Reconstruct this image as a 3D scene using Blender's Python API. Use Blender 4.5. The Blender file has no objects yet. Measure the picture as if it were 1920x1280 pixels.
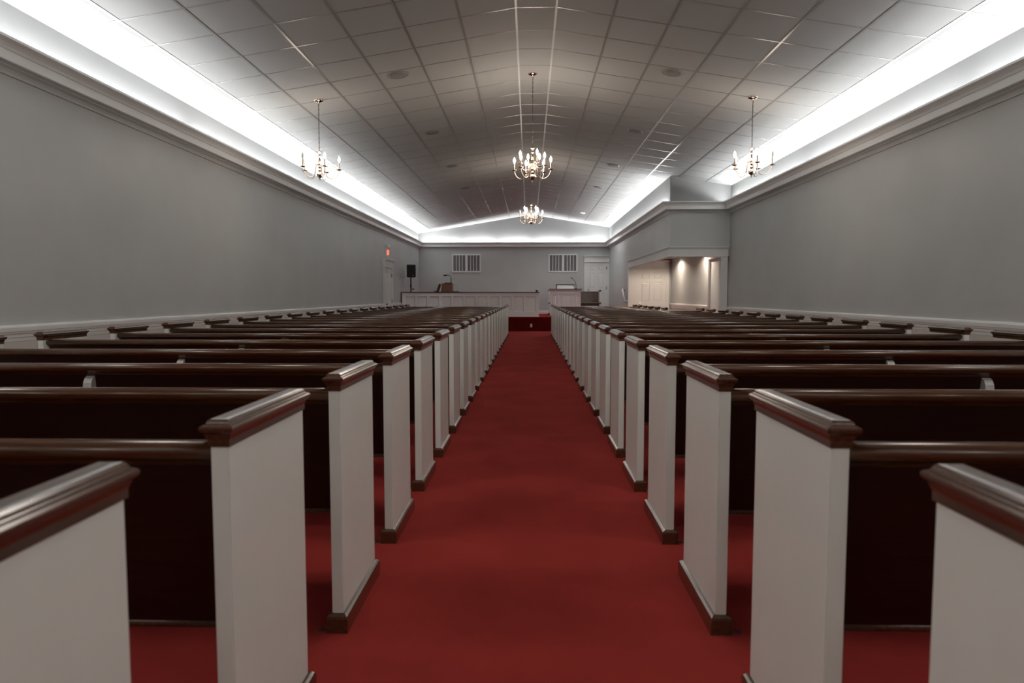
import bpy, bmesh, math, random
from mathutils import Vector, Matrix

# ------------------------------------------------------------------ camera, world, exposure
SC = bpy.context.scene
COL = SC.collection
H = 1.18
cam_d = bpy.data.cameras.new('camera')
cam = bpy.data.objects.new('camera', cam_d); COL.objects.link(cam)
cam.location = (0, 0, H)
cam.rotation_euler = (math.radians(90 - 3.866), 0, math.radians(1.4288))
cam_d.sensor_width = 36; cam_d.lens = 24.0
cam_d.clip_start = 0.05; cam_d.clip_end = 200
cam_d.dof.use_dof = True; cam_d.dof.focus_distance = 8.0; cam_d.dof.aperture_fstop = 4.0
SC.camera = cam
w = bpy.data.worlds.new('world'); SC.world = w; w.use_nodes = True
w.node_tree.nodes['Background'].inputs[0].default_value = (0.5, 0.5, 0.5, 1)
w.node_tree.nodes['Background'].inputs[1].default_value = 0.0
SC.view_settings.view_transform = 'Standard'; SC.view_settings.look = 'None'
SC.view_settings.exposure = 0.46; SC.view_settings.gamma = 1.0; SC.view_settings.use_curve_mapping = False

# room dimensions
XL, XR, YB, YR = -4.25, 4.38, 26.4, -5.0
XB, YE = 3.07, 15.12            # bump-out on the right: its side wall and its end face
YA = 21.3                       # door wall inside the alcove under the bump-out
RX0, RX1, ZR, SL = -0.145, 0.285, 4.22, 0.163
YP, ZP = 22.55, 0.475           # platform front and height
def ceil_z(x):
    if x < RX0: return ZR - SL * (RX0 - x)
    if x > RX1: return ZR - SL * (x - RX1)
    return ZR

COVE_W = 7.6                   # watts per metre of cove tube
COVE_C = (0.98, 0.99, 1.0)
TILT = math.radians(50)          # the tubes throw their light up and out over the ceiling
WARM = (1.0, 0.86, 0.72)
def area(name, loc, rot, sx, sy, power, color, spread=math.pi):
    d = bpy.data.lights.new(name, 'AREA'); d.shape = 'RECTANGLE'; d.size = sx; d.size_y = sy
    d.energy = power; d.color = color; d.spread = spread
    o = bpy.data.objects.new(name, d); COL.objects.link(o); o.location = loc; o.rotation_euler = rot
    return o
def point(name, loc, power, color, r=0.1):
    d = bpy.data.lights.new(name, 'POINT'); d.energy = power; d.color = color; d.shadow_soft_size = r
    o = bpy.data.objects.new(name, d); COL.objects.link(o); o.location = loc
    return o
# fluorescent tubes lying in the cove behind the cornice (they face up)
def cove_run(axis, fixed, a, b, seg, gap, side=0):
    n = max(1, round((b - a) / seg)); s = (b - a) / n
    for k in range(n):
        c = a + (k + .5) * s; ln = s - gap
        if axis == 'y': area('cove_tube_light', (fixed, c, 3.15), (0, math.pi + side*TILT, 0), 0.04, ln, COVE_W * ln, COVE_C)
        else: area('cove_tube_light', (c, fixed, 3.15), (math.pi + TILT*.4, 0, 0), ln, 0.04, COVE_W * 1.25 * ln, COVE_C)
cove_run('y', XL + .08, YR + .2, YB - .1, 4.4, 0.1, 1)
cove_run('x', YB - .10, XL + .3, XB - .2, 1.45, 0.16)
cove_run('y', XB - .08, YE + .1, YB - .1, 3.7, 0.1, -1)
cove_run('y', XR - .08, YR + .2, YE - .1, 4.0, 0.1, -1)
# the chandeliers that hang above and behind the viewpoint
for p in ((.045, 3.2, 2.95), (-2.82, 2.6, 2.9), (2.95, 2.6, 2.9), (-2.82, -3.0, 2.9), (2.95, -3.0, 2.9), (.045, -2.4, 2.95)):
    point('chandelier_light', p, 25, (1.0, .90, .80), 0.22)

# ------------------------------------------------------------------ materials
def mat(name, color, rough=0.5, metal=0.0, coat=0.0, spec=0.5, emit=None, estr=0.0, noise=None, bump=None, wood=None):
    m = bpy.data.materials.new(name); m.use_nodes = True
    nt = m.node_tree; b = nt.nodes['Principled BSDF']
    b.inputs['Base Color'].default_value = (*color, 1); b.inputs['Roughness'].default_value = rough
    b.inputs['Metallic'].default_value = metal; b.inputs['Coat Weight'].default_value = coat
    b.inputs['Coat Roughness'].default_value = 0.15; b.inputs['Specular IOR Level'].default_value = spec
    if emit: b.inputs['Emission Color'].default_value = (*emit, 1); b.inputs['Emission Strength'].default_value = estr
    tc = nt.nodes.new('ShaderNodeTexCoord')
    if noise:        # (scale, amount, detail): gentle mottling of the colour
        n = nt.nodes.new('ShaderNodeTexNoise'); n.inputs['Scale'].default_value = noise[0]; n.inputs['Detail'].default_value = noise[2]
        r = nt.nodes.new('ShaderNodeValToRGB'); a = noise[1]
        r.color_ramp.elements[0].position = .3; r.color_ramp.elements[1].position = .7
        r.color_ramp.elements[0].color = (*[c * (1 - a) for c in color], 1); r.color_ramp.elements[1].color = (*[min(1, c * (1 + a)) for c in color], 1)
        nt.links.new(tc.outputs['Object'], n.inputs['Vector']); nt.links.new(n.outputs['Fac'], r.inputs['Fac']); nt.links.new(r.outputs['Color'], b.inputs['Base Color'])
    if wood:         # (stretch vector, dark, light): long grain
        mp = nt.nodes.new('ShaderNodeMapping'); mp.inputs['Scale'].default_value = wood[0]
        n = nt.nodes.new('ShaderNodeTexNoise'); n.inputs['Scale'].default_value = 6; n.inputs['Detail'].default_value = 6; n.inputs['Distortion'].default_value = .6
        r = nt.nodes.new('ShaderNodeValToRGB'); r.color_ramp.elements[0].position = .3; r.color_ramp.elements[1].position = .72
        r.color_ramp.elements[0].color = (*wood[1], 1); r.color_ramp.elements[1].color = (*wood[2], 1)
        nt.links.new(tc.outputs['Object'], mp.inputs['Vector']); nt.links.new(mp.outputs['Vector'], n.inputs['Vector'])
        nt.links.new(n.outputs['Fac'], r.inputs['Fac']); nt.links.new(r.outputs['Color'], b.inputs['Base Color'])
    if bump:         # (scale, strength, distance)
        n = nt.nodes.new('ShaderNodeTexNoise'); n.inputs['Scale'].default_value = bump[0]; n.inputs['Detail'].default_value = 4
        bp = nt.nodes.new('ShaderNodeBump'); bp.inputs['Strength'].default_value = bump[1]; bp.inputs['Distance'].default_value = bump[2]
        nt.links.new(tc.outputs['Object'], n.inputs['Vector']); nt.links.new(n.outputs['Fac'], bp.inputs['Height']); nt.links.new(bp.outputs['Normal'], b.inputs['Normal'])
    return m
M = dict(
    wall=mat('grey wall paint', (.515, .535, .535), .45, noise=(1.3, .04, 3), bump=(3, .06, .02)),
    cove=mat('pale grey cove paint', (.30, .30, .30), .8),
    wains=mat('pale wainscot paint', (.64, .62, .59), .5),
    trim=mat('white trim paint', (.80, .82, .82), .32),
    tile=mat('ceiling tile', (.485, .495, .488), .9, bump=(180, .15, .003)),
    tbar=mat('ceiling grid metal', (.34, .33, .32), .28),
    carpet=mat('red carpet', (.31, .034, .029), 1.0, spec=.1, noise=(2.2, .13, 5), bump=(260, .35, .006)),
    riser=mat('maroon riser carpet', (.10, .006, .005), 1.0, spec=.1, noise=(5, .12, 4), bump=(260, .3, .006)),
    white=mat('pew end white paint', (.75, .80, .765), .22, noise=(4, .02, 3)),
    support=mat('support grey paint', (.50, .50, .48), .4),
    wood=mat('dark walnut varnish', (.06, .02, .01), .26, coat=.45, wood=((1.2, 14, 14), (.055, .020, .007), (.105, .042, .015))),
    backw_shaded=mat('shade-darkened red brown pew back', (.02, .005, .003), .38, spec=.35, wood=((1.2, 14, 14), (.014, .0025, .0015), (.026, .006, .003))),  # reddish back wood, with the shade under the rail put into its colour
    capw=mat('walnut cap varnish', (.1, .04, .02), .24, coat=.6, wood=((14, 1.2, 14), (.055, .020, .010), (.10, .042, .022))),
    oak=mat('brown console wood', (.2, .08, .03), .4, wood=((2, 2, 12), (.16, .055, .02), (.24, .09, .035))),
    brass=mat('polished brass', (.74, .58, .45), .14, metal=1.0),
    bronze=mat('dark bronze chain', (.22, .19, .17), .35, metal=1.0),
    sleeve=mat('candle sleeve', (.62, .52, .44), .5),
    bulb=mat('lit bulb', (1, .9, .8), .3, emit=(1, .86, .70), estr=14),
    glass=mat('unlit bulb glass', (.85, .85, .84), .12),
    black=mat('black plastic', (.012, .012, .013), .5),
    mesh=mat('black speaker grille', (.008, .008, .009), .7, bump=(300, .4, .003)),
    grey=mat('grey speaker cloth', (.29, .285, .28), .8, bump=(400, .3, .002)),
    steel=mat('brushed steel', (.5, .5, .5), .3, metal=1.0),
    louv=mat('grey vent louvre', (.30, .30, .30), .5),
    dark=mat('dark duct', (.05, .05, .05), .9),
    almond=mat('almond plastic', (.62, .58, .52), .4),
    red=mat('lit red sign', (.9, .1, .05), .5, emit=(1.0, .16, .08), estr=1.1),
    lens=mat('lamp lens', (.75, .75, .75), .15),
    leather=mat('dark book cover', (.03, .02, .016), .5),
    downl=mat('downlight lens', (1, 1, 1), .4, emit=(1, .95, .88), estr=9),
)

# ------------------------------------------------------------------ mesh helpers
class MB:
    def __init__(s): s.v = []; s.f = []; s.sm = []
    def add(s, vs, fs, smooth=False):
        o = len(s.v); s.v += [tuple(p) for p in vs]
        for f in fs: s.f.append([i + o for i in f]); s.sm.append(smooth)
        return s
    def box(s, x0, x1, y0, y1, z0, z1):
        return s.add([(x0,y0,z0),(x1,y0,z0),(x1,y1,z0),(x0,y1,z0),(x0,y0,z1),(x1,y0,z1),(x1,y1,z1),(x0,y1,z1)],
                     [(0,3,2,1),(4,5,6,7),(0,1,5,4),(1,2,6,5),(2,3,7,6),(3,0,4,7)])
    def loft(s, rings, smooth=False, cap=True):
        n = len(rings[0]); vs = [p for r in rings for p in r]; fs = []
        for k in range(len(rings) - 1):
            for i in range(n):
                j = (i + 1) % n; fs.append((k*n+i, k*n+j, (k+1)*n+j, (k+1)*n+i))
        if cap: fs.append(tuple(range(n))[::-1]); fs.append(tuple(range((len(rings)-1)*n, len(rings)*n)))
        return s.add(vs, fs, smooth)
    def rects(s, x0, x1, y0, y1, prof):        # stacked rectangles: (outset, z)
        return s.loft([[(x0-e,y0-e,z),(x1+e,y0-e,z),(x1+e,y1+e,z),(x0-e,y1+e,z)] for e, z in prof])
    def ext_x(s, prof, x0, x1, smooth=False):  # profile in (y, z) along x
        return s.loft([[(x0, y, z) for y, z in prof], [(x1, y, z) for y, z in prof]], smooth)
    def ext_y(s, prof, y0, y1, smooth=False):  # profile in (x, z) along y
        return s.loft([[(x, y0, z) for x, z in prof], [(x, y1, z) for x, z in prof]], smooth)
    def lathe(s, prof, c=(0, 0, 0), n=16, smooth=True):  # (radius, z)
        return s.loft([[(c[0] + r*math.cos(2*math.pi*i/n), c[1] + r*math.sin(2*math.pi*i/n), c[2] + z) for i in range(n)] for r, z in prof], smooth)
    def tube(s, pts, r, n=8, closed=False):
        pts = [Vector(p) for p in pts]; rings = []; N = len(pts); up = None
        for i, p in enumerate(pts):
            a = pts[(i-1) % N] if (closed or i > 0) else p; b = pts[(i+1) % N] if (closed or i < N-1) else p
            t = (b - a).normalized()
            if up is None: up = Vector((0,0,1)) if abs(t.z) < .9 else Vector((1,0,0))
            x = t.cross(up).normalized(); up = x.cross(t).normalized()
            rr = r[i] if isinstance(r, (list, tuple)) else r
            rings.append([p + rr*(math.cos(2*math.pi*k/n)*x + math.sin(2*math.pi*k/n)*up) for k in range(n)])
        if closed: rings.append(rings[0])
        return s.loft(rings, True, not closed)
    def sweep(s, path, prof, closed=False):     # prof (d, z): d to the right of the path direction
        N = len(path); rings = []
        for i in range(N):
            ns = []
            for a, b in (((i-1) % N, i), (i, (i+1) % N)):
                if not closed and (a > b): continue
                d = Vector(path[b]) - Vector(path[a]); d.normalize(); ns.append(Vector((d.y, -d.x)))
            m = ns[0] if len(ns) == 1 else (ns[0] + ns[1]) / (1 + ns[0].dot(ns[1]))
            rings.append([(path[i][0] + m.x*d, path[i][1] + m.y*d, z) for d, z in prof])
        if closed: rings.append(rings[0])
        return s.loft(rings, False, not closed)
    def xf(s, mx):
        s.v = [tuple(mx @ Vector(p)) for p in s.v]; return s
    def build(s, name, material, parent=None, bevel=0.0, seg=2):
        me = bpy.data.meshes.new(name)
        bm = bmesh.new(); vs = [bm.verts.new(p) for p in s.v]
        for f, sm in zip(s.f, s.sm):
            try: fc = bm.faces.new([vs[i] for i in f]); fc.smooth = sm
            except ValueError: pass
        bmesh.ops.remove_doubles(bm, verts=bm.verts, dist=1e-6)
        bmesh.ops.recalc_face_normals(bm, faces=bm.faces)
        if bevel: bmesh.ops.bevel(bm, geom=[e for e in bm.edges if len(e.link_faces) == 2 and e.calc_face_angle(0) > .6], offset=bevel, segments=seg, affect='EDGES', clamp_overlap=True)
        bm.to_mesh(me); bm.free()
        me.materials.append(M[material])
        o = bpy.data.objects.new(name, me); COL.objects.link(o)
        if parent: o.parent = parent
        return o
def tag(o, label, cat, group=None):
    o['label'] = label; o['category'] = cat
    if group: o['group'] = group
    return o
def struct(o): o['kind'] = 'structure'; return o
def empty(name, loc=(0,0,0), rz=0.0):
    o = bpy.data.objects.new(name, None); COL.objects.link(o); o.location = loc; o.rotation_euler = (0,0,rz); o.empty_display_size = .1
    return o
def copy_tree(o, parent=None):
    c = o.copy(); COL.objects.link(c)
    if parent: c.parent = parent
    for ch in [q for q in ALLKIDS(o)]: copy_tree(ch, c)
    return c
def ALLKIDS(o): return [q for q in bpy.data.objects if q.parent == o]

# ------------------------------------------------------------------ the room
b = MB(); b.box(XL-.15, XR+.15, YR-.15, YP, -.15, 0); struct(b.build('floor', 'carpet'))
pf = empty('platform', (0, YP, 0)); struct(pf)
MB().box(XL, XR, .02, YB-YP, .0, ZP-.03).build('riser', 'riser', pf)
MB().box(XL, XR, 0, YB-YP, ZP-.03, ZP).build('carpet_top', 'carpet', pf, .012)
def gable(y0, y1):
    m = MB(); xs = [XL-.15, RX0, RX1, XR+.15]
    p = [(XL-.15, 0), (XR+.15, 0)] + [(x, ceil_z(x)+.02) for x in reversed(xs)]
    return m.ext_y(p, y0, y1)
wl = struct(MB().box(XL-.15, XL, YR, YB, 0, 3.6).build('wall_left', 'wall'))
wr = struct(MB().box(XR, XR+.15, YR, YB, 0, 3.6).build('wall_right', 'wall'))
wb = struct(gable(YB, YB+.15).build('wall_back', 'wall'))
struct(gable(YR-.15, YR).build('wall_rear', 'wall'))
# bump-out: upper walls on the side and the end face, solid below only past the alcove door
wa = struct(MB().box(XB, XB+.14, YE, YB, 2.03, 3.78).box(XB, XB+.14, YA, YB, 0, 2.03).build('wall_alcove', 'wall'))
struct(MB().box(XB+.14, XR, YE, YE+.14, 2.03, 3.78).build('wall_alcove_end', 'wall'))
struct(MB().box(XB+.14, XR, YA, YA+.14, 0, 2.6).build('wall_alcove_back', 'wall'))
struct(MB().box(XB+.14, XR, YE+.14, YA, 2.30, 2.36).build('ceiling_alcove', 'trim'))
# pale lower walls under the chair rail, white band above the cornice
MB().box(XL, XL+.004, YR, YB, 0, .85).build('wainscot', 'wains', wl)
MB().box(XR-.004, XR, YR, YB, 0, .85).build('wainscot', 'wains', wr)
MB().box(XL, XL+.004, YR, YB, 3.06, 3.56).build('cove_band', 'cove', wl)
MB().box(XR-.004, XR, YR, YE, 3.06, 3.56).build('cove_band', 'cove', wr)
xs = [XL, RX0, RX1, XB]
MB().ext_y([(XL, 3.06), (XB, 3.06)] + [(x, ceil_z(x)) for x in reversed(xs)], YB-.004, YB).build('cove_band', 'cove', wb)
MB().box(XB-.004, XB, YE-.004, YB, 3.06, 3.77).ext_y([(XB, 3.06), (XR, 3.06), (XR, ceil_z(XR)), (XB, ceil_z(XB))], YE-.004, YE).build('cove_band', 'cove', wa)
# ceiling: two slopes and a flat ridge strip, lay-in tiles with a dropped grid
p = [(x, ceil_z(x)) for x in (XL-.15, RX0, RX1, XR+.15)]
ce = struct(MB().ext_y(p + [(x, z+.12) for x, z in reversed(p)], YR-.15, YB+.15).build('ceiling', 'tile'))
g = MB(); gr = MB(); BW, BD = .012, .004
xl = [RX0 - .590*k for k in range(0, 7)] + [RX1 + .590*k for k in range(0, 7)]
for x in xl:
    sgn = 0 if x in (RX0, RX1) else (SL if x < 0 else -SL)
    (gr if sgn == 0 else g).ext_y([(x-BW, ceil_z(x)-BW*sgn-BD), (x+BW, ceil_z(x)+BW*sgn-BD), (x+BW, ceil_z(x)+BW*sgn+.002), (x-BW, ceil_z(x)-BW*sgn+.002)], YR, YB)
k = -25
while 10.52 + .6145*k < YB:
    y = 10.52 + .6145*k; k += 1
    if y < YR: continue
    for xa, xb in ((XL, RX0), (RX0, RX1), (RX1, XR)):
        za, zb = ceil_z(xa), ceil_z(xb)
        g.loft([[(xa, y-.009, za-BD+.0012), (xa, y+.009, za-BD+.0012), (xa, y+.009, za+.002), (xa, y-.009, za+.002)], [(xb, y-.009, zb-BD+.0012), (xb, y+.009, zb-BD+.0012), (xb, y+.009, zb+.002), (xb, y-.009, zb+.002)]])
g.build('ceiling_grid', 'tbar', ce); gr.build('ridge_runner', 'trim', ce)
# cornice that hides the cove tubes
path = [(XL, YR), (XL, YB), (XB, YB), (XB, YE), (XR, YE), (XR, YR)]
crown = [(0,2.965),(.018,2.965),(.024,2.985),(.034,3.005),(.05,3.018),(.06,3.022),(.06,3.033),(0,3.033)]
struct(MB().sweep(path, crown, True).build('trim_20', 'wall'))
corn = [(0,3.032),(.122,3.032),(.128,3.038),(.128,3.112),(.136,3.118),(.146,3.138),(.166,3.160),(.190,3.172),(.200,3.178),(.200,3.198),(.178,3.198),(.176,3.165),(.11,3.12),(.11,3.062),(0,3.062)]
struct(MB().sweep(path, corn, True).build('trim_1', 'trim'))
rail = [(0,.80),(.008,.80),(.010,.826),(.018,.832),(.020,.856),(.030,.866),(.032,.878),(.040,.884),(.042,.916),(.036,.930),(.028,.936),(0,.936)]
n = 2
for pa in ([(XL, YR), (XL, 19.82)], [(XL, 21.10), (XL, YP)], [(XR, YE), (XR, YR)], [(XR, YA), (XR, 16.78)]):
    struct(MB().sweep(pa, rail).build('trim_%d' % n, 'trim')); n += 1
bb = [(0,0),(.016,0),(.016,.085),(.010,.105),(0,.112)]
def up(pr, dz): return [(d, z+dz) for d, z in pr]
struct(MB().sweep([(XL, YB), (2.17, YB)], up(bb, ZP)).build('baseboard_back', 'trim'))
struct(MB().sweep([(XL, YR), (XL, 19.82)], bb).build('baseboard_left', 'trim'))
struct(MB().sweep([(XR, YE), (XR, YR)], bb).build('baseboard_right', 'trim'))
# header that wraps the open corner of the alcove, pilaster and jamb
hd = [(0,2.02),(.022,2.02),(.028,2.026),(.028,2.038),(.020,2.044),(.020,2.185),(.034,2.19),(.050,2.215),(.060,2.222),(.060,2.238),(0,2.238)]
struct(MB().sweep([(XB, YA-.05), (XB, YE), (XR-.04, YE)], hd).build('trim_%d' % n, 'trim')); n += 1
struct(MB().box(XR-.19, XR-.045, YE-.02, YE+.14, 0, 2.02).build('trim_%d' % n, 'trim', None, .004)); n += 1
struct(MB().box(XB-.018, XB+.16, YA-.16, YA, 0, 2.03).build('trim_%d' % n, 'trim', None, .004)); n += 1

# doors (local: x along the wall, -y out of the wall, z up)
def six_panel(wd, ht):
    m = MB(); hw = wd/2
    m.box(-hw, hw, -.020, 0, 0, ht)
    st = .115*wd/.86; cols = [(-hw+st, -st*.5), (st*.5, hw-st)]; rows = [(.20, .84), (.99, 1.585), (1.68, 1.885)]
    rows = [(a*ht/2.0, c*ht/2.0) for a, c in rows]
    for x0, x1 in ((-hw, -hw+st), (-st*.5, st*.5), (hw-st, hw)): m.box(x0, x1, -.040, -.02, 0, ht)
    zs = [0] + [q for r in rows for q in r] + [ht]
    for x0, x1 in cols:
        for i in range(0, len(zs), 2): m.box(x0, x1, -.040, -.02, zs[i], zs[i+1])
        for z0, z1 in rows:
            r1 = [(x0+.012, -.02, z0+.012), (x1-.012, -.02, z0+.012), (x1-.012, -.02, z1-.012), (x0+.012, -.02, z1-.012)]
            r2 = [(x0+.045, -.032, z0+.045), (x1-.045, -.032, z0+.045), (x1-.045, -.032, z1-.045), (x0+.045, -.032, z1-.045)]
            m.loft([r1, r2])
    return m
def door(num, loc, rz, wd, ht, cw, hh, knob_side, metal, hinges=False, panel=True):
    r = struct(empty('door_%d' % num, loc, rz)); hw = wd/2
    (six_panel(wd, ht) if panel else MB().box(-hw, hw, -.02, 0, 0, ht)).build('door_slab', 'trim', r)
    for s in (-1, 1):
        x0, x1 = sorted((s*hw, s*(hw+cw)))
        MB().box(x0, x1, -.065, 0, 0, ht).box(x0+cw*.35, x1-cw*.35, -.075, -.065, 0, ht).build('casing', 'trim', r, .003)
    W = hw + cw
    h = MB().box(-W-.012, W+.012, -.095, 0, ht, ht+.026).box(-W, W, -.068, 0, ht+.026, ht+hh-.05)
    h.ext_x([(0, ht+hh-.05), (-.070, ht+hh-.05), (-.09, ht+hh-.035), (-.125, ht+hh-.022), (-.125, ht+hh), (0, ht+hh)], -W-.03, W+.03)
    h.build('door_head', 'trim', r)
    if knob_side:
        kn = MB().lathe([(.003,.06),(.018,.058),(.027,.045),(.027,.034),(.012,.022),(.010,.010),(.028,.008),(.030,0)][::-1], n=14)
        kn.xf(Matrix.Translation((knob_side*(hw-.07), -.034, .92)) @ Matrix.Rotation(math.radians(90), 4, 'X')); kn.build('door_knob', metal, r)
    if hinges:
        for z in (.25, ht/2, ht-.22):
            MB().box(-knob_side*hw-.022, -knob_side*hw+.022, -.056, -.03, z-.055, z+.055).build('hinge', 'black', r)
    return r
door(1, (2.595, YB, ZP), 0, .76, 1.965, .105, .25, -1, 'steel', True)
door(2, (XL, 20.42, 0), math.radians(90), .96, 2.0, .12, .24, -1, 'black', True)
door(3, (3.78, YA, 0), 0, .86, 1.995, .105, .26, -1, 'brass')
door(4, (XR, 16.08, 0), math.radians(-90), 1.0, 2.03, .10, .10, 0, 'brass', panel=False)

# ------------------------------------------------------------------ pews
def pew(side, L, with_bracket=True):
    root = empty('pew')
    sx = side
    def S(m): return m if sx > 0 else m.xf(Matrix.Scale(-1, 4, (1,0,0)))
    x0, x1 = .06, L-.06
    seat = MB().ext_x([(.150,.392),(.470,.405),(.492,.412),(.494,.428),(.480,.438),(.150,.422)], x0, x1)
    S(seat).build('seat', 'wood', root)
    bk = S(MB().ext_x([(.082,.80),(.106,.80),(.170,.405),(.167,.388),(.158,.382),(.146,.384),(.142,.396)], x0, x1)).build('backrest', 'backw_shaded', root)
    S(MB().ext_x([(.138,.392),(.142,.383),(.155,.379),(.168,.383),(.172,.392),(.168,.404),(.144,.404)], x0, x1, True)).build('bottom_rail', 'capw', bk)
    rp = [(.044,.828),(.046,.840),(.053,.848),(.064,.8525),(.080,.853),(.096,.850),(.106,.842),(.110,.832),(.110,.806),(.104,.796),(.088,.790),(.080,.796),(.072,.805),(.060,.812),(.050,.818)]
    S(MB().ext_x(rp, x0, x1, True)).build('top_rail', 'wood', bk)
    for u in (.02, L-.06):
        ep = S(MB().box(u, u+.04, .016, .505, .02, .858)).build('end_panel', 'white', root, .003)
        S(MB().rects(u, u+.04, .016, .505, [(.004,.852),(.004,.868),(.006,.872),(.009,.880),(.015,.886),(.017,.890),(.017,.895),(.013,.899),(.008,.901),(.006,.903),(.004,.908),(.000,.912),(-.008,.913)])).build('end_cap', 'capw', ep)
        S(MB().rects(u, u+.04, .016, .505, [(.018,0),(.018,.050),(.015,.058),(.008,.064),(.002,.066)])).build('base_trim', 'capw', ep)
    c = L/2
    S(MB().ext_x([(.0835,.790),(.066,.780),(.054,.760),(.050,.735),(.050,0),(.45,0),(.45,.398),(.145,.386)], c-.02, c+.02)).build('center_support', 'support', root)
    if with_bracket:
        S(MB().box(.080, .112, .006, .03, 0, .004).box(.078, .081, .006, .03, 0, .03)).build('floor_bracket', 'steel', root)
    return root
ORD = ['nearest', 'second', 'third', 'fourth', 'fifth', 'sixth', 'seventh', 'eighth', 'ninth', 'tenth', 'eleventh', 'twelfth']
def pew_label(i, side):
    s = 'left' if side < 0 else 'right'
    if i == 0: return 'white-ended dark wood pew cut by the lower %s corner of the photo' % s
    if i < 12: t = '%s row from the viewer' % ORD[i]
    elif i == 22: t = 'front row by the platform'
    else: t = '%s row back from the platform' % ORD[22-i]
    return 'white-ended dark wood pew %s of the red aisle, %s' % (s, t)
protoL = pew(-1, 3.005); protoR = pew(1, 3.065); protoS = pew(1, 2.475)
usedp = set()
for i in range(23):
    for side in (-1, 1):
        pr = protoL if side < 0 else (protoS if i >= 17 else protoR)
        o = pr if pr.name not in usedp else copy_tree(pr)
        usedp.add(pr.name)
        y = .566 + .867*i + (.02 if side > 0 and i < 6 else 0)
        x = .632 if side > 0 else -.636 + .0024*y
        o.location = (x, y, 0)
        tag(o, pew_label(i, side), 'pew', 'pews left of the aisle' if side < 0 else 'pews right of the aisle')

# ------------------------------------------------------------------ chandeliers
def flame(n=10):
    return [(.002,.0),(.009,.004),(.011,.015),(.0165,.030),(.018,.041),(.0165,.055),(.010,.070),(.005,.082),(.001,.090)]
def chandelier(name, arms, upper, rot, unlit, loc, bottom, label, group, power):
    zc = ceil_z(loc[0]); root = empty(name, (loc[0], loc[1], zc)); tag(root, label, 'chandelier', group)
    B = bottom - zc                      # finial tip in local z
    MB().lathe([(.064,.012),(.066,-.004),(.060,-.014),(.040,-.022),(.018,-.028),(.008,-.040),(.002,-.042)], n=24).build('canopy', 'brass', root)
    top = B + .47 if upper else B + .385
    ch = MB(); z = -.04; k = 0
    while z > top + .012:
        a = .018
        pts = [(math.cos(t)*.0075, 0, z - a + math.sin(t)*a*1.15) for t in [2*math.pi*q/10 for q in range(10)]]
        if k % 2: pts = [(0, p[0], p[2]) for p in pts]
        ch.tube(pts, .0022, 5, True); z -= .031; k += 1
    ch.tube([(.004, .003, -.03), (-.004, -.003, top*.5), (.003, .002, top)], .0022, 5)
    ch.build('chain', 'bronze', root)
    s = top - B - .385                   # the two-tier body is a little taller
    col = [(.002,0),(.007,.006),(.008,.016),(.004,.024),(.008,.030),(.020,.038),(.036,.056),(.041,.074),(.038,.090),(.026,.100),(.012,.106),(.011,.118),(.020,.126),(.022,.138),(.012,.148),(.009,.165),(.020,.172),(.022,.184),(.012,.192),(.010,.205+s*.5),(.026,.214+s*.5),(.027,.220+s*.5),(.012,.228+s*.5),(.016,.240+s),(.014,.262+s),(.009,.300+s),(.008,.312+s),(.020,.318+s),(.019,.328+s),(.010,.336+s),(.010,.352+s),(.016,.366+s),(.032,.378+s),(.033,.384+s),(.006,.385+s)]
    MB().lathe(col, (0,0,B), 18).build('stem', 'brass', root)
    tiers = [(arms, rot, .255, .165 if upper else .145, 0, False)]
    if upper: tiers.append((upper, rot + .50, .180, .240, .085, True))
    idx = 0
    for n_, r0, R, zb, lift, up_ in tiers:
        for k in range(n_):
            a = r0 + 2*math.pi*k/n_; ca, sa = math.cos(a), math.sin(a)
            rz = [(.010,.165+lift),(.026,.190+lift),(.045,.196+lift),(.058,.182+lift),(.064,.150+lift),(.072,.095+lift),(.090,.045+lift),(.125,.016+lift),(.165,.012+lift),(.205,.030+lift),(.235,.065+lift),(.250,.100+lift),(.255,.128+lift)]
            if up_: rz = [(.010,.20),(.024,.222),(.040,.226),(.050,.210),(.058,.180),(.080,.150),(.110,.142),(.145,.158),(.170,.190),(.180,.225)]
            rz = [(q, z_ + zb - rz[-1][1]) for q, z_ in rz]
            # a finer path through the control points
            pts = []
            for q in range(len(rz)-1):
                p0 = rz[max(q-1,0)]; p1 = rz[q]; p2 = rz[q+1]; p3 = rz[min(q+2, len(rz)-1)]
                for t in (0, .5):
                    f = lambda j: .5*((2*p1[j]) + (-p0[j]+p2[j])*t + (2*p0[j]-5*p1[j]+4*p2[j]-p3[j])*t*t + (-p0[j]+3*p1[j]-3*p2[j]+p3[j])*t**3)
                    pts.append((f(0), f(1)))
            pts.append(rz[-1])
            am = MB().tube([(ca*r, sa*r, B+z) for r, z in pts], .0042, 7)
            cr = [(.058+.014*math.cos(t)*(1-t/9), .212+lift*(1 if not up_ else .45)+.014*math.sin(t)*(1-t/9)) for t in [q*.55 for q in range(10)]]
            am.tube([(ca*r, sa*r, B+z) for r, z in cr], .0028, 5)
            arm = am.build('arm', 'brass', root)
            e = (ca*R, sa*R, B+zb)
            MB().lathe([(.003,-.006),(.010,-.004),(.030,.003),(.036,.008),(.035,.011),(.010,.008),(.009,.020),(.003,.021)], e, 16).build('drip_pan', 'brass', arm)
            MB().lathe([(.0085,.010),(.0085,.098),(.006,.100)], e, 10).build('candle_sleeve', 'sleeve', arm)
            off = idx in unlit
            bl = MB().lathe(flame(), (e[0], e[1], e[2]+.099), 10).build('bulb', 'glass' if off else 'bulb', arm)
            if off: bl['label'] = 'unlit bulb'
            idx += 1
    point('chandelier_light', (loc[0], loc[1], bottom + .27), power, WARM, 0.2)
    return root
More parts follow.
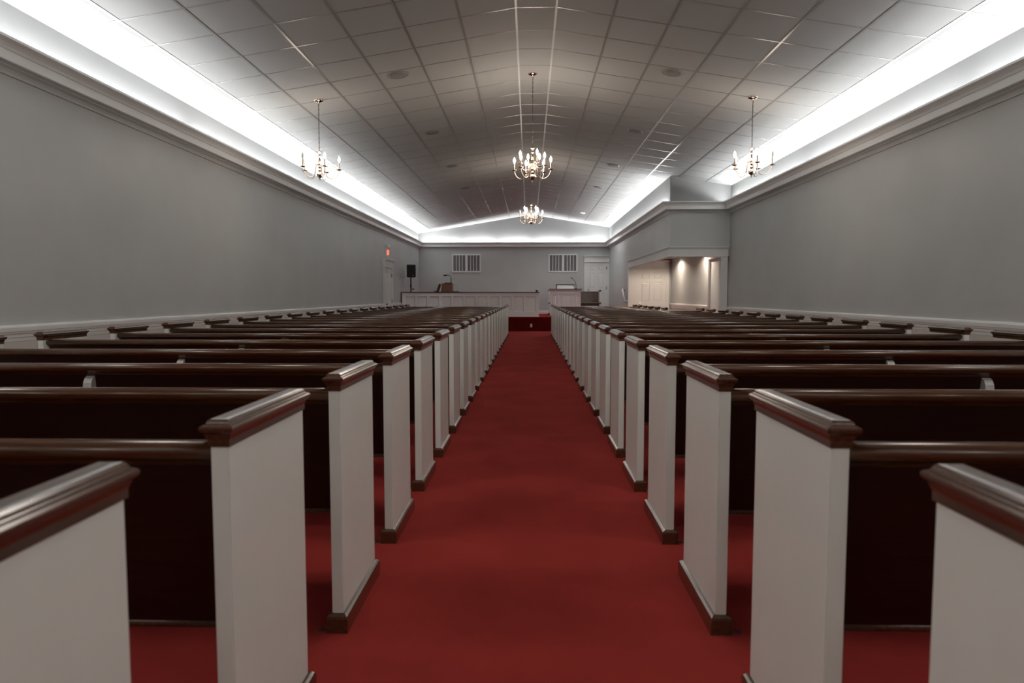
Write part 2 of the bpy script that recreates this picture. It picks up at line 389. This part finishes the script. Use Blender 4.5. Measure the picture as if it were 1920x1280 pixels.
chandelier('chandelier', 6, 4, -.15, (), (.045, 9.617), 2.745, 'two tier brass chandelier hanging from the ridge in the middle of the room', 'chandeliers', 26)
chandelier('chandelier', 6, 4, .1, (3,), (.045, 15.55), 2.745, 'two tier brass chandelier farther away, hanging in front of the end gable', 'chandeliers', 20)
chandelier('chandelier', 5, 0, .245, (2, 3), (-2.823, 9.267), 2.725, 'small five arm brass chandelier hanging near the left wall', 'chandeliers', 8)
chandelier('chandelier', 5, 0, -.34, (0,), (2.948, 9.272), 2.74, 'small five arm brass chandelier hanging near the right wall', 'chandeliers', 9)

# ------------------------------------------------------------------ ceiling speakers and recessed lights
def ceil_place(o, x, y):
    o.location = (x, y, ceil_z(x)); o.rotation_euler = (0, math.atan(SL)*(-1 if x < 0 else 1), 0)
row = ['closest to the viewer', 'second closest', 'third closest', 'farthest']
sp = None
for i, y in enumerate((8.84, 11.90, 14.96, 18.0)):
    for x in (-1.665, 1.795):
        if sp is None:
            sp = empty('ceiling_speaker'); r = sp
            MB().lathe([(.110,.004),(.110,-.006),(.128,-.010),(.138,-.006),(.140,.004)], n=32).build('rim', 'tbar', sp)
            MB().lathe([(.001,-.0075),(.06,-.0072),(.112,-.0055),(.112,.002),(.001,.002)], n=32).build('grille', 'grey', sp)
        else: r = copy_tree(sp)
        ceil_place(r, x, y)
        tag(r, 'round ceiling speaker %s of the ridge, %s of its row of four' % ('left' if x < 0 else 'right', row[i]), 'speaker', 'ceiling speakers')
dl = empty('recessed_light'); MB().lathe([(.070,.004),(.070,-.004),(.082,-.006),(.088,.004)], n=24).build('rim', 'trim', dl)
MB().lathe([(.001,-.003),(.071,-.003),(.071,.003),(.001,.003)], n=24).build('lens', 'downl', dl)
ceil_place(dl, 1.822, 23.456); dd = bpy.data.lights.new('recessed_lamp', 'SPOT'); dd.energy = 90; dd.color = (1, .97, .93); dd.spot_size = math.radians(150); dd.spot_blend = .5; dd.shadow_soft_size = .07
do = bpy.data.objects.new('recessed_lamp', dd); COL.objects.link(do); do.location = (1.822, 23.456, ceil_z(1.822) - .02)
tag(dl, 'small lit recessed light in the ceiling above the pulpit', 'light')
def alcove_spot(y, power, label):
    r = empty('recessed_light', (3.98, y, 2.30)); MB().lathe([(.060,.0),(.060,-.006),(.075,-.006),(.078,.0)], n=20).build('rim', 'trim', r)
    MB().lathe([(.001,-.004),(.061,-.004),(.061,.001),(.001,.001)], n=20).build('lens', 'downl', r); tag(r, label, 'light', 'alcove downlights')
    d = bpy.data.lights.new('alcove_light', 'SPOT'); d.energy = power; d.color = (1, .80, .62); d.spot_size = math.radians(160); d.spot_blend = .35; d.shadow_soft_size = .03
    o = bpy.data.objects.new('alcove_light', d); COL.objects.link(o); o.location = (3.98, y, 2.285); o.rotation_euler = (0, 0, 0)
alcove_spot(19.9, 52, 'recessed downlight in the alcove ceiling nearer the alcove door')
alcove_spot(16.95, 55, 'recessed downlight in the alcove ceiling above the side doorway')

# ------------------------------------------------------------------ choir rail and what stands at it
cr = empty('choir_rail', (0, YP-.02, 0)); tag(cr, 'long low white panelled choir rail with dark top across the platform', 'railing')
x0, x1, n_ = XL+.045, .325, 11
m = MB().box(x0, x1, .05, .09, ZP+.015, 1.262); pit = (x1-x0-.14)/n_
zt, zb = 1.150, .640
m.box(x0, x1, .012, .05, zt, 1.262).box(x0, x1, .012, .05, ZP+.015, zb)
edges = [x0+.07+pit*k for k in range(n_+1)]
m.box(x0, edges[0]+.035, .012, .05, zb, zt).box(edges[-1]-.035, x1, .012, .05, zb, zt)
for e in edges[1:-1]: m.box(e-.035, e+.035, .012, .05, zb, zt)
m.box(x0, x1, 0, .014, 1.225, 1.262).box(x0-.006, x1+.006, 0, .014, ZP+.0, ZP+.04)
m.build('front_panel', 'trim', cr)
for k in range(n_):
    a, c = edges[k]+.035, edges[k+1]-.035
    q = MB().loft([[(a, .012, zb), (c, .012, zb), (c, .012, zt), (a, .012, zt)], [(a+.028, .0485, zb+.03), (c-.028, .0485, zb+.03), (c-.028, .0485, zt-.03), (a+.028, .0485, zt-.03)]], cap=False)
    q.build('panel_moulding', 'trim', cr)
MB().box(x0-.02, x1+.025, -.03, .15, 1.262, 1.290).build('top_rail', 'capw', cr, .006)
MB().box(x0-.03, x0, .01, .10, ZP+.02, 1.262).build('end_post', 'capw', cr)
o = MB().box(-.03, .03, -.02, .02, 0, .010).lathe([(.014,.008),(.014,.020),(.030,.028),(.030,.044),(.012,.05)], (.008,0,0), 12).build('clamp', 'black'); o.location = (.245, YP+.04, 1.290); o.scale = (1.5, 1.3, 1.3)
tag(o, 'small black clamp standing on the right end of the choir rail', 'clamp')
# loudspeaker on its stand
st = empty('speaker_stand', (-4.0, 23.1, ZP)); tag(st, 'black pole stand rising behind the choir rail', 'stand')
MB().tube([(0,0,.05), (0,0,1.31)], .021, 12).build('pole', 'black', st)
MB().tube([(0,0,.98), (0,0,1.06)], .03, 12).build('collar', 'black', st)
MB().tube([(.02,-.01,.905), (.085,-.02,.915)], .012, 8).lathe([(.004,-.026),(.024,-.024),(.024,.024),(.004,.026)], (.085,-.02,.915), 10).build('knob', 'black', st)
for k in range(3):
    a = k*2.094 + .5
    lg = MB().tube([(0,0,.35), (math.cos(a)*.20, math.sin(a)*.20, .012)], .011, 8).build('leg', 'black', st)
ls = empty('loudspeaker', (-4.0, 23.1, ZP+1.31), math.radians(18)); tag(ls, 'black loudspeaker on the pole stand in the left corner of the platform', 'speaker')
def rr(w0, d0, z, cx=0):
    out = []
    for (sx, sy) in ((1,-1), (1,1), (-1,1), (-1,-1)):
        ww = w0 if sy < 0 else w0*.72; c = .03
        for t in range(4):
            a0 = {(1,-1): -90, (1,1): 0, (-1,1): 90, (-1,-1): 180}[(sx, sy)] + t*30
            out.append((sx*(ww-c) + c*math.cos(math.radians(a0)), sy*(d0-c) + c*math.sin(math.radians(a0)), z))
    return out
MB().loft([rr(.125,.11,0), rr(.148,.13,.012), rr(.152,.135,.05), rr(.152,.135,.40), rr(.145,.13,.425), rr(.12,.11,.432)], True).build('cabinet', 'black', ls)
MB().box(-.128, .128, -.142, -.130, .035, .395).build('grille', 'mesh', ls, .010)
o = MB().box(.035, .062, -.145, -.141, .062, .076).build('badge', 'steel', ls)
# organ console with lamp, book and wire rack
og = empty('organ', (-2.84, 23.75, ZP)); tag(og, 'dark flat organ top just visible above the choir rail', 'organ')
MB().box(-.36, .40, -.28, .38, 0, .80).build('body', 'oak', og, .01)
MB().box(-.38, .42, -.30, .40, .80, .832).build('organ_top', 'black', og, .006)
OT = ZP + .832
og = empty('wooden_cabinet', (-2.84, 23.75, OT-.80)); tag(og, 'brown wooden box cabinet standing on the organ under the gooseneck lamp', 'cabinet')
MB().ext_y([(-.205,.80), (.185,.80), (.185,1.075), (-.165,1.075)], -.20, .18).build('top_case', 'oak', og, .006)
MB().box(-.19, .20, -.22, .20, 1.075, 1.083).build('lid', 'capw', og, .003)
gl = empty('gooseneck_lamp', (-2.71, 23.72, OT+.283)); tag(gl, 'black gooseneck lamp bending left over the brown cabinet', 'lamp')
MB().lathe([(.045,0),(.05,.006),(.045,.016),(.018,.024),(.012,.032)], n=14).build('base', 'black', gl)
MB().tube([(0,0,.025), (.002,0,.20)], .014, 8).tube([(.002,0,.19), (.0,0,.23), (-.02,0,.262), (-.06,0,.28), (-.15,0,.284)], .008, 8).build('neck', 'black', gl)
MB().tube([(-.14,0,.284), (-.26,0,.282)], .022, 10).build('lamp_head', 'black', gl)
MB().ext_x([(.0,-.0), (.03,.0), (.03,.03), (0,.02)], -.22, .0).xf(Matrix.Translation((-.0,-.03,.0))).build('mount', 'black', gl)
bk = empty('open_book', (-3.13, 23.66, OT)); tag(bk, 'dark book leaning at the left of the brown cabinet', 'book')
MB().ext_y([(-.075,0), (-.005,0), (.075,.235), (.055,.272), (.015,.272)], -.09, .09).build('cover', 'leather', bk, .012)
MB().box(-.16, -.075, -.10, .10, 0, .03).build('foot', 'black', bk)
wk = empty('wire_rack', (-2.54, 23.70, OT)); tag(wk, 'thin wire rack at the right side of the brown cabinet', 'rack')
wr_ = MB()
for x, y in ((-.07,-.09), (.07,-.09), (-.07,.09), (.07,.09)): wr_.tube([(x,y,0), (x*.95,y*.95,.25)], .004, 6)
for z in (.005, .25): wr_.tube([(-.07,-.09,z), (.07,-.09,z), (.07,.09,z), (-.07,.09,z)], .004, 6, True)
wr_.build('wire_frame', 'steel', wk)
MB().box(-.09, .09, -.11, .11, 0, .012).build('rack_base', 'black', wk)

# pulpit
pu = empty('pulpit', (1.27, 23.9, ZP)); tag(pu, 'white panelled pulpit with dark top on the platform', 'pulpit')
pw = .53; ht = .905
m = MB().box(-pw, pw, 0, .55, 0, ht)
for a, c in ((-pw, -pw+.035), (-.285, -.215), (.215, .285), (pw-.035, pw)): m.box(a, c, -.018, 0, 0, ht-.02)
for a, c in ((-.50, -.285), (-.215, .215), (.285, .50)): m.box(a, c, -.012, 0, ht-.16, ht-.02); m.box(a, c, -.012, 0, 0, .12)
m.build('body', 'trim', pu)
for a, c in ((-.45, -.33), (-.15, .15), (.33, .45)):
    MB().loft([[(a,0,.18), (c,0,.18), (c,0,.70), (a,0,.70)], [(a+.02,-.012,.20), (c-.02,-.012,.20), (c-.02,-.012,.68), (a+.02,-.012,.68)]]).build('panel', 'trim', pu)
MB().rects(-pw, pw, 0, .55, [(.0,ht-.06),(.012,ht-.055),(.012,ht-.04),(.022,ht-.02),(.03,ht)]).build('cornice', 'trim', pu)
MB().box(-pw-.05, pw+.05, -.05, .60, ht, ht+.028).build('top', 'capw', pu, .008)
bt = empty('book_rest', (1.27, 23.9, ZP)); tag(bt, 'slanted white book rest with dark rim on the pulpit top', 'book rest')
br = MB().ext_x([(.12, ht+.028), (.16, ht+.17), (.185, ht+.17), (.50, ht+.06), (.50, ht+.028)], -.29, .29).build('rest_board', 'trim', bt)
MB().ext_x([(.145, ht+.168), (.15, ht+.188), (.20, ht+.188), (.20, ht+.168)], -.31, .31).ext_x([(.10, ht+.03), (.145, ht+.19), (.175, ht+.19), (.14, ht+.03)], -.325, -.293).ext_x([(.125, ht+.11), (.145, ht+.19), (.175, ht+.19), (.155, ht+.11)], .293, .312).build('rest_frame', 'capw', bt)
mi = empty('microphone', (1.64, 24.0, ZP+ht+.028)); tag(mi, 'black gooseneck microphone on the right of the pulpit top', 'microphone')
MB().lathe([(.045,0),(.045,.012),(.02,.022),(.012,.04),(.008,.05)], n=14).build('base', 'black', mi)
MB().tube([(0,0,.03), (.004,0,.10), (-.006,0,.18), (-.04,0,.26), (-.09,0,.325), (-.14,0,.365)], .0075, 8).build('neck', 'black', mi)
MB().tube([(-.135,0,.362), (-.185,0,.392)], .015, 10).build('head', 'black', mi)
# bench behind the pulpit, facing the hall
bn = empty('bench', (1.66, 25.1, ZP)); tag(bn, 'dark wood bench with white ends on the platform behind the pulpit', 'bench')
MB().ext_x([(-.22,.40),(-.235,.41),(-.235,.435),(-.22,.445),(.20,.43),(.20,.40)], -.90, .90).build('seat', 'wood', bn)
MB().box(-.88, .88, -.20, -.18, .32, .40).build('apron', 'wood', bn)
MB().ext_x([(.17,.43),(.20,.43),(.26,.83),(.235,.83)], -.90, .90).build('backrest', 'capw', bn)
MB().box(-.90, .90, .225, .275, .82, .845).build('top_rail', 'wood', bn, .008)
for s in (-1, 1):
    u = s*.92
    e = MB().box(u-.02, u+.02, -.24, .26, .02, .845).build('end_panel', 'trim', bn, .003)
    MB().rects(u-.02, u+.02, -.24, .26, [(.004,.840),(.004,.853),(.015,.87),(.017,.882),(.008,.89),(0,.9)]).build('end_cap', 'capw', e)
    MB().rects(u-.02, u+.02, -.24, .26, [(.016,0),(.016,.05),(.004,.064)]).build('base_trim', 'capw', e)
    MB().ext_y([(u-.03,.40),(u+.03,.40),(u+.03,.45),(u-.03,.45)], -.28, -.22).build('arm_block', 'wood', bn, .008)

# return air grilles on the back wall
def grille(x, label):
    r = empty('return_grille', (x, YB, 2.415)); tag(r, label, 'vent', 'return air grilles')
    hw, hh = .557, .352; f = MB(); d = .030
    f.box(-hw, hw, -d, 0, hh-.05, hh).box(-hw, hw, -d, 0, -hh, -hh+.05)
    f.box(-hw, -hw+.05, -d, 0, -hh+.05, hh-.05).box(hw-.05, hw, -d, 0, -hh+.05, hh-.05).box(-.045, .045, -d, 0, -hh+.05, hh-.05)
    for s in (-1, 1):
        for k in range(1, 4):
            c = s*(.045 + (hw-.095)*k/4); f.box(c-.012, c+.012, -d+.004, 0, -hh+.05, hh-.05)
    f.build('frame', 'trim', r, .002)
    MB().box(-hw+.02, hw-.02, -.004, 0, -hh+.02, hh-.02).build('duct_backing', 'dark', r)
    l = MB()
    for s in (-1, 1):
        for k in range(4):
            a = .045 + (hw-.095)*k/4; wbay = (hw-.095)/4
            for j in range(6):
                c = s*(a + wbay*(j+.5)/6); l.box(c-.0055, c+.0055, -.022, -.004, -hh+.05, hh-.05)
    l.build('louvres', 'louv', r)
grille(-2.413, 'white framed wall vent above the brown cabinet')
grille(1.30, 'white framed wall vent above the pulpit')

# exit sign with emergency lamps over the left wall door
ex = empty('exit_sign', (XL, 20.35, 2.34), math.radians(90)); tag(ex, 'lit red exit sign with twin emergency lamps above the left wall door', 'sign')
MB().box(-.16, .16, -.05, 0, .0, .22).build('housing', 'trim', ex, .006)
MB().box(-.14, .14, -.053, -.049, .02, .20).build('face_plate', 'lens', ex)
lt = MB(); d0, d1 = -.060, -.052; h0, h1, t = .045, .178, .022
def vb(x): lt.box(x, x+t, d0, d1, h0, h1)
vb(-.128)
for z in (h0, (h0+h1-t)/2, h1-t): lt.box(-.128, -.072, d0, d1, z, z+t)
for s in (-1, 1):
    q = [(-.028+s*-.028, h0), (-.028+s*-.028+t, h0), (-.028+s*.028+t, h1), (-.028+s*.028, h1)]
    lt.ext_y(q, d0, d1)
vb(.034); vb(.088); lt.box(.066, .132, d0, d1, h1-t, h1)
lt.build('letters', 'red', ex)
MB().box(-.16, .16, -.045, 0, .225, .33).build('lamp_housing', 'trim', ex, .006)
for s in (-1, 1):
    lm = MB().lathe([(.055,0),(.058,.03),(.046,.06),(.002,.062)], n=18).xf(Matrix.Translation((s*.085, -.045, .275)) @ Matrix.Rotation(math.radians(90), 4, 'X')).build('emergency_lamp', 'lens', ex)

# outlet on the riser, handrail on the side wall
ou = empty('wall_outlet', (.072, YP+.02, .185)); tag(ou, 'white outlet cover on the dark red riser of the platform', 'outlet')
MB().box(-.036, .036, -.008, 0, -.058, .058).build('cover_plate', 'almond', ou, .003)
for z in (-.022, .022): MB().box(-.016, .016, -.011, -.007, z-.014, z+.014).build('socket', 'trim', ou)
hr = empty('handrail', (XB, 21.95, 0)); tag(hr, 'short white sloping handrail on the side wall by the steps', 'handrail')
MB().tube([(-.085, 0, 1.365), (-.085, -.62, .985)], .038, 4).build('rail_bar', 'trim', hr)
for yy, z in ((0, 1.365), (-.62, .985)): MB().tube([(-.085, yy, z), (0, yy, z)], .036, 4).build('return', 'trim', hr)
